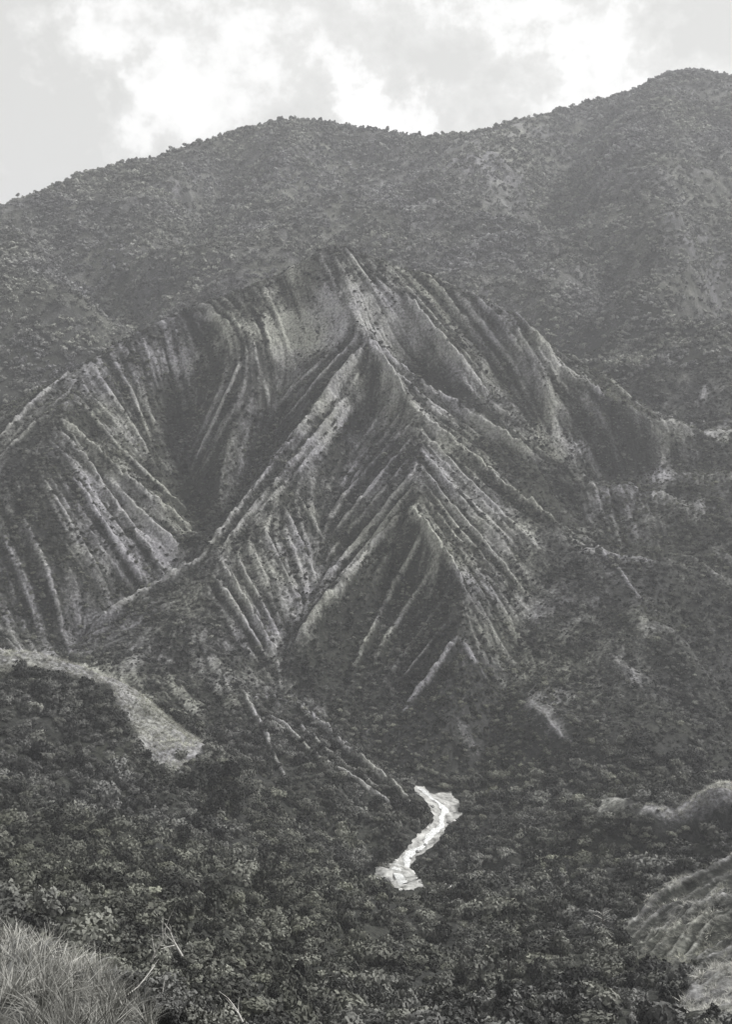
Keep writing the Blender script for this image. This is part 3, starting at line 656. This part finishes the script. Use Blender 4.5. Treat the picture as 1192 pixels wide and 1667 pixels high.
# the bushes that show largest, each a thing of its own
qx, qy = project(np.stack([px_, py_, pz_ + ps_ * .5], 1)); rr = ps_ / py_ * F_PX
infr = (qx > 4) & (qx < 1188) & (qy > 60) & (qy < 1660)
def visible(i):
    d = np.array([px_[i], py_[i], pz_[i] + ps_[i] * .9]); t = np.linspace(.15, .985, 90)
    return bool((height(d[0] * t, d[1] * t) < d[2] * t).all())
order = [i for i in np.argsort(-rr) if infr[i]]; chosen = []
for i in order:
    if visible(i): chosen.append(i)
    if len(chosen) == 285: break
rest = np.ones(len(px_), bool); rest[chosen] = False
yr = py_[rest]; kid = rng.choice([0, 1, 2, 3], len(yr), p=[.3, .28, .3, .12]); kid = np.where(yr < 130, 4 + kid % 3, kid)
scatter('scrub', px_[rest], yr, pz_[rest], ps_[rest], BUSH + BUSHF, 'dense dark scrub of small bushes covering the slopes of the gorge', ids=kid)
def zone(x, y, X, Y):
    if Y > 300: return 'on the slope below the pale stream', 'bushes on the slope below the stream'
    if x > 960: return 'beside the pale ribbed spur at lower right', 'bushes round the ribbed spur'
    if x < 260: return 'above the dry grass hump at lower left', 'bushes above the grass hump'
    if y > 1560: return 'along the bottom of the near slope', 'bushes along the bottom of the slope'
    if x < 560: return 'left of centre in the dark near scrub', 'bushes left of centre in the scrub'
    return 'right of centre in the dark near scrub', 'bushes right of centre in the scrub'
def copy_thing(root):
    r = root.copy(); COL.objects.link(r)
    for ch in root.children: c_ = ch.copy(); COL.objects.link(c_); c_.parent = r; c_.matrix_parent_inverse = ch.matrix_parent_inverse
    return r
def thing(name, label, cat, loc=(0, 0, 0), group=None):
    o = bpy.data.objects.new(name, None); COL.objects.link(o); o.location = loc; return tag(o, label, cat, group)
protos = []
for k, bsh in enumerate(BUSH + BUSHF):
    r = thing('bush', 'x', 'bush'); f = bpy.data.objects.new('foliage', bsh.data); COL.objects.link(f); f.parent = r
    st_ = bpy.data.objects.new('stems', STEM.data); COL.objects.link(st_); st_.parent = r; protos.append(r)
used_p = set()
for i in chosen:
    k = int(rng.choice([0, 1, 2, 3], p=[.3, .28, .3, .12])) if py_[i] > 130 else int(rng.choice([4, 5, 6], p=[.4, .4, .2])); r = protos[k] if k not in used_p else copy_thing(protos[k]); used_p.add(k)
    r.location = (px_[i], py_[i], pz_[i]); s = float(ps_[i]); r.scale = (s, s * rng.uniform(.85, 1.15), s * rng.uniform(.8, 1.25)); r.rotation_euler = (0, 0, rng.uniform(0, 6.28))
    zt, gr = zone(qx[i], qy[i], px_[i], py_[i]); shape = ['rounded dark', 'upright dark', 'low spreading dark', 'paler grey green', 'close leafy dark', 'close upright leafy', 'close pale leafy'][k]
    tag(r, '%s bush %s' % (shape, zt), 'bush', gr + ', ' + shape)
for k, r in enumerate(protos):                # a kind that was not used is not left standing at the origin
    if k not in used_p:
        for ch in list(r.children): bpy.data.objects.remove(ch)
        bpy.data.objects.remove(r)
# far mountain forest
x, y = wedge(770, 1420, .2); b = bareness(x, y); clump = smooth(.55 + .9 * fbm(x, y, 60, 3, s=35)); k = rng.uniform(size=len(x)) < (.25 + .75 * clump) * (1 - .75 * smooth((b - .2) / .4))  # trees also thinned over the patch paled for mist
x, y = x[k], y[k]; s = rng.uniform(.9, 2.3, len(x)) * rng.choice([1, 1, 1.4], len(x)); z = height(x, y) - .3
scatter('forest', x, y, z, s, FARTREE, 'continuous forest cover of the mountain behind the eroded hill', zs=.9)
print('forest', len(x))
# skyline trees
a = np.radians(np.linspace(-14.5, 14.5, 130) + rng.uniform(-.09, .09, 130)); rs = np.arange(820, 1500, 3.0); n = 0
troot = thing('tree', 'x', 'tree'); q = bpy.data.objects.new('trunk', TRUNK.data); COL.objects.link(q); q.parent = troot
q = bpy.data.objects.new('crown', TREE[0].data); COL.objects.link(q); q.parent = troot
for av in a:
    X, Y = rs * math.sin(av), rs * math.cos(av); Z = height(X, Y); k = int(np.argmax(Z / rs)); px, py = project(np.array([X[k], Y[k], Z[k]]))
    if rng.uniform() < .35: continue
    r = troot if n == 0 else copy_thing(troot); n += 1
    s = rng.uniform(.9, 2.3) * rng.choice([1, 1, 1.4]); r.location = (X[k], Y[k], Z[k] - .4); r.scale = (s, s, s * rng.uniform(.75, 1.15)); r.rotation_euler = (0, 0, rng.uniform(0, 6.28))
    w = ('on the low left end of the mountain skyline' if px < 330 else 'on the rounded middle summit of the skyline' if px < 640 else 'in the dip of the skyline' if px < 860 else 'on the high right shoulder of the skyline')
    tag(r, 'small bushy tree silhouetted ' + w, 'tree', 'trees ' + w)

# ------------------------------------------------------------------ near hump: dry grass, shrubs, dead wood
def tuft_mesh():
    V, Fc = [], []
    for k in range(26):
        a = rng.uniform(0, 6.283); r = rng.uniform(0, .3); L_ = rng.uniform(.3, 1.0); lean = rng.uniform(.1, 1.15) * L_; w = rng.uniform(.009, .022); d = np.array([math.cos(a), math.sin(a), 0]); u = np.array([-d[1], d[0], 0])
        p0 = d * r; b0 = len(V)
        for q in (0, .4, .75, 1): c_ = p0 + d * lean * q ** 1.8 + np.array([0, 0, L_ * (q - .25 * q * q * lean)]); ww = w * (1 - q * .85); V += [c_ - u * ww, c_ + u * ww]
        for q in range(3): Fc.append((b0 + 2 * q, b0 + 2 * q + 1, b0 + 2 * q + 3, b0 + 2 * q + 2))
    return mesh_obj('tuft', np.array(V), np.array(Fc), DRYGRASS, False, link=False)
TUFT = [tuft_mesh() for k in range(3)]
x = rng.uniform(-17, -3, 3600); y = rng.uniform(18, 46, 3600); k = rng.uniform(size=3600) < smooth(.55 + 1.6 * fbm(x, y, 2.2, 3, s=67)) * smooth((-.16 * y - .3 - x + 1.4 * fbm(x, y, 4, 3, s=66)) / 1.2); x, y = x[k], y[k]
scatter('dry_grass', x, y, height(x, y) - .03, rng.uniform(.55, 1.1, len(x)), TUFT, 'pale dry grass on the hump at the lower left corner', tilt=.38)
x, y = wedge(150, 460, 1.6, 16.5); k = (WM(x, y) > rng.uniform(.35, .9, len(x))) & (rng.uniform(size=len(x)) < np.where(y < 300, bareness(x, y) ** 2.2 * 2.2, .8)); x, y = x[k], y[k]
GT = []
for k in range(2):
    q = tuft_mesh(); q.data.transform(Matrix.Diagonal((2.0, 2.0, .75, 1))); GT.append(q)
print('slope grass', len(x))
scatter('slope_grass', x, y, height(x, y) - .05, rng.uniform(.5, 1.2, len(x)), GT, 'short pale grass on the open crests of the near spurs', tilt=.3)
def near_shrub(label, px, py, Y, s, kind, group=None):
    p = world(px, py, Y); z = float(height(np.array([p[0]]), np.array([Y]))[0])
    r = thing('shrub', label, 'shrub', (p[0], Y, z - .1), group)
    L1 = crown_mesh('foliage', 6, 900, .075, .85, LEAF if kind else LEAFP, .6); f = bpy.data.objects.new('foliage', L1.data); COL.objects.link(f); f.parent = r
    q = bpy.data.objects.new('stems', STEM.data); COL.objects.link(q); q.parent = r; r.scale = (s, s, s); r.rotation_euler = (0, 0, rng.uniform(0, 6)); return r
near_shrub('broad dark shrub behind the crossed white dead sticks at lower left', 272, 1600, 41, 1.15, 1)
near_shrub('dark shrub at the right edge of the pale dry grass', 205, 1640, 38, .9, 1)
near_shrub('grey green shrub rising just left of the crossed white dead sticks', 225, 1580, 43, .9, 0)
near_shrub('pale twiggy shrub just right of the crossed white dead sticks', 325, 1620, 42, 1.0, 0)
near_shrub('dark shrub at the bottom edge below the crossed white dead sticks', 265, 1660, 36, .8, 1)
near_shrub('low grey shrub at the bottom edge right of the long fallen branch', 365, 1660, 40, .9, 0)
near_shrub('small dark leafy plant at the far left edge inside the dry grass', 30, 1600, 38, .4, 1)
near_shrub('dark leafy plant at the bottom edge inside the dry grass', 75, 1650, 34, .42, 1)
near_shrub('small dark shrub poking through the middle of the dry grass', 130, 1625, 36, .45, 1)
def frond_mesh():
    V, Fc = [], []
    for k in range(22):
        a = rng.uniform(0, 6.283); L_ = rng.uniform(.45, .95); w = rng.uniform(.025, .05); d = np.array([math.cos(a), math.sin(a), 0]); u = np.array([-d[1], d[0], 0]); up = rng.uniform(.5, 1.1); b0 = len(V)
        for q in np.linspace(0, 1, 6): c_ = d * L_ * q + np.array([0, 0, L_ * up * (q - .8 * q * q)]); ww = w * math.sin(math.pi * (.12 + .85 * q)); V += [c_ - u * ww - [0, 0, ww * .4], c_, c_ + u * ww - [0, 0, ww * .4]]
        for q in range(5):
            for e in (0, 1): Fc.append((b0 + 3 * q + e, b0 + 3 * q + e + 1, b0 + 3 * q + e + 4, b0 + 3 * q + e + 3))
    return mesh_obj('fronds', np.array(V), np.array(Fc), LEAF, False, link=False)
FR = [frond_mesh() for k in range(3)]
for k, (px, py, Y) in enumerate([(20,1560,40),(70,1580,40),(112,1600,39),(150,1622,38.5),(45,1625,36),(100,1645,35),(165,1655,36),(185,1612,40),(10,1650,34),(235,1640,37),(60,1545,41.5),(140,1580,41)]):
    p = world(px, py, Y); z = float(height(np.array([p[0]]), np.array([Y]))[0]); o = bpy.data.objects.new('fern', FR[k % 3].data); COL.objects.link(o); o.location = (p[0], Y, z + .1); q = rng.uniform(.7, 1.2); o.scale = (q, q, q * 1.2); o.rotation_euler = (0, 0, rng.uniform(0, 6))
    tag(o, 'dark spiky fern growing up through the pale grass at lower left', 'fern', 'ferns in the pale grass')
def stick(label, pts, r, cat='branch', name='dead_branch', twigs=5, group=None):
    P = [world(*p) for p in pts]; P = np.array(P); o0 = P[0].copy(); Pl = P - o0
    T = [tube(Pl, r, r * .35, 6)]
    for k in range(twigs):
        i = int(rng.integers(1, len(Pl))); q0 = Pl[i - 1] + (Pl[i] - Pl[i - 1]) * rng.uniform(.2, .9); d = (Pl[i] - Pl[i - 1]); d = d / np.linalg.norm(d) + rng.normal(size=3) * .7
        T.append(tube([q0, q0 + d * .16, q0 + d * .36 + rng.normal(size=3) * .04], r * .4, r * .15, 5))
    o = joined(name, T, DEADWOOD); o.location = o0; return tag(o, label, cat, group)
stick('white dead stick leaning right at the top of the near dark shrub', [(296,1556,40.2),(284,1535,40.2),(275,1512,40.3)], .045)
stick('white dead stick leaning left at the top of the near dark shrub', [(246,1566,40),(254,1548,40),(268,1524,40.1)], .035)
stick('thin dead stick standing above the two crossed white sticks', [(270,1535,40.3),(268,1515,40.3),(276,1492,40.4)], .02)
stick('long pale fallen branch lying beside the right edge of the dry grass', [(160,1652,36),(195,1628,36.6),(225,1606,37.2),(252,1572,38)], .03, twigs=3)
stick('second fallen branch at the bottom edge below the long one', [(195,1672,34),(230,1650,34.6),(280,1624,35.3)], .03, twigs=3)
stick('short white bleached branch at the bottom edge right of the near shrubs', [(395,1664,40),(386,1645,40.2),(374,1628,40.3)], .035, twigs=3)
zt_all = []
def tree_spots():
    got = []
    for _ in range(900):
        px, py = rng.uniform(10, 1185), rng.uniform(1180, 1655)
        if py < 1330 and px > 380: continue
        if 520 < px < 860 and 1230 < py < 1560 or px < 430 and py > 1490: continue
        c = cast(px, py, hf=lambda x, y: height(x, y))
        if c is None or WM(np.array([c[0]]), np.array([c[1]]))[0] > .2 or c[1] < 130: continue
        if all(np.hypot(px - a, py - b) > 42 for a, b, _c in got): got.append((px, py, c))
        if len(got) == 46: break
    return got
for px, py, c in tree_spots():
    r = thing('tree', 'x', 'tree', tuple(c - [0, 0, .3])); k = int(rng.integers(0, 4)); s_ = rng.uniform(1.3, 2.6) * (.75 if c[1] < 220 else 1)
    for n_, d_ in (('trunk', TRUNK.data), ('crown', TREE[k].data)): q = bpy.data.objects.new(n_, d_); COL.objects.link(q); q.parent = r
    r.scale = (s_, s_, s_ * rng.uniform(1.0, 1.5)); r.rotation_euler = (0, 0, rng.uniform(0, 6))
    w = ('below the pale crest at the left' if px < 430 and py < 1400 else 'above the grass hump at lower left' if px < 430 else 'between the stream and the ribbed spur at right' if px > 860 and py < 1500 else 'near the bottom edge right of centre' if px > 640 else 'near the bottom edge left of centre')
    tag(r, 'tree standing taller than the scrub ' + w, 'tree', 'taller trees ' + w)
# dead tree with bleached limbs beside the ribbed spur
def dead_tree(px, py, Y, hgt, label):
    c = cast(px, py, hf=lambda x, y: height(x, y)); r = thing('dead_tree', label, 'tree', tuple(c - [0, 0, .3]))
    joined('trunk', [tube([(0, 0, 0), (.1, 0, hgt * .5), (-.05, .05, hgt)], .16, .05, 6)], BARK, parent=r)
    joined('limbs', [tube([(0, 0, hgt * f_), (.45 * hgt * math.cos(a_) * .5, .1 * math.sin(a_), hgt * (f_ + .13)), (.42 * hgt * math.cos(a_), .2 * math.sin(a_), hgt * (f_ + .2))], .09, .04, 5) for f_, a_ in ((.45, .3), (.55, 2.9), (.7, .8), (.75, 2.4), (.82, 0.1))], DEADWOOD, parent=r)
dead_tree(981, 1512, 250, 4.2, 'small dead tree with bleached limbs left of the ribbed spur')
# boulders
def boulder(label, px, py, r, material, group=None):
    bm = bmesh.new(); bmesh.ops.create_icosphere(bm, subdivisions=3, radius=1)
    o = rng.uniform(0, 50, 3)
    for v in bm.verts:
        n_ = float(fbm(np.array([v.co.x + o[0] + v.co.z]), np.array([v.co.y + o[1] - v.co.z * .7]), 1.1, 3)[0]); v.co *= 1 + .5 * n_; v.co.z *= .65
    me = bpy.data.meshes.new('boulder'); bm.to_mesh(me); bm.free(); me.materials.append(material); ob = bpy.data.objects.new('boulder', me); COL.objects.link(ob)
    c = cast(px, py, hf=lambda x, y: height(x, y)); ob.location = tuple(c + [0, 0, .25 * r]); ob.scale = (r, r, r); return tag(ob, label, 'rock', group)
WB = [(735,1449,1.15),(772,1450,.95)]
boulder('bright white boulder below the foot of the stream, nearer to it', 735, 1449, 1.25, PALEROCK)
boulder('smaller bright white boulder at the right of the other white boulder', 772, 1450, .95, PALEROCK)
boulder('dark boulder in the wide upper pool of the pale stream bed', 704, 1314, .7, GREYROCK)
boulder('dark boulder on the right bank where the stream narrows', 732, 1340, .8, GREYROCK)
boulder('dark boulder beside the narrow middle reach of the stream', 692, 1377, .7, GREYROCK)
boulder('second dark boulder just below the one at the narrow middle reach', 680, 1388, .75, GREYROCK)
boulder('dark boulder on the left bank at the top of the stream', 680, 1294, .8, GREYROCK)
boulder('grey boulder on the left bank at the wide foot of the stream', 632, 1434, .9, GREYROCK)
for k, (px, py) in enumerate([(712,1293),(748,1310),(742,1336),(720,1360),(708,1374),(668,1404),(676,1424),(684,1440),(655,1446),(622,1424),(645,1403),(664,1378),(694,1348),(699,1322),(727,1312),(735,1325),(650,1428),(662,1432)]):
    boulder('small boulder scattered along the bed and banks of the pale stream', px + rng.normal() * 2, py + rng.normal() * 2, rng.uniform(.3, .6), GREYROCK if k % 2 else PALEROCK, 'small boulders along the stream')
# single trees by the stream and under the pale cliff
def tree_at(label, px, py, s, k=0, group=None):
    c = cast(px, py, hf=lambda x, y: height(x, y)); r = thing('tree', label, 'tree', tuple(c - [0, 0, .3]), group)
    for n_, d_ in (('trunk', TRUNK.data), ('crown', TREE[k].data)): q = bpy.data.objects.new(n_, d_); COL.objects.link(q); q.parent = r
    r.scale = (s, s, s * rng.uniform(.9, 1.2)); r.rotation_euler = (0, 0, rng.uniform(0, 6)); return r
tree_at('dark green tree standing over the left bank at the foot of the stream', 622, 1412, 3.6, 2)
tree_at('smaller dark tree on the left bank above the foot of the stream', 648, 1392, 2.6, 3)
tree_at('low green tree inside the left bend at the top of the stream', 683, 1330, 2.2, 1)
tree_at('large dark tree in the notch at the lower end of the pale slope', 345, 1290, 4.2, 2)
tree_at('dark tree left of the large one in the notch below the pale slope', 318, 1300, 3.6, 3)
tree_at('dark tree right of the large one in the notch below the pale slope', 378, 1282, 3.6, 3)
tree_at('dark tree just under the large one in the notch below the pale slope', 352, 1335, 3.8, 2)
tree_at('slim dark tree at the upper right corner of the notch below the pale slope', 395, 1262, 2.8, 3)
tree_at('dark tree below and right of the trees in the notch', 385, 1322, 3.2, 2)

# ------------------------------------------------------------------ air between the near slope and the far mountain
hz = bpy.data.materials.new('haze'); hz.use_nodes = True; t = hz.node_tree; t.nodes.clear()
o_ = nd(t, 'ShaderNodeOutputMaterial'); pv = nd(t, 'ShaderNodeVolumePrincipled'); t.links.new(pv.outputs[0], o_.inputs['Volume'])
pv.inputs['Color'].default_value = (.945, .955, .99, 1); pv.inputs['Density'].default_value = .0002; pv.inputs['Anisotropy'].default_value = .3
bm = bmesh.new(); bmesh.ops.create_cube(bm, size=1.0); me = bpy.data.meshes.new('haze'); bm.to_mesh(me); bm.free(); me.materials.append(hz)
zlo, zhi = float(Z_.min()) - 1, float(max(Z_.max(), 0)) + 12
haze = bpy.data.objects.new('haze', me); COL.objects.link(haze); haze.scale = (8100, 8100, zhi - zlo); haze.location = (0, 0, (zhi + zlo) / 2)
tag(haze, kind='stuff')
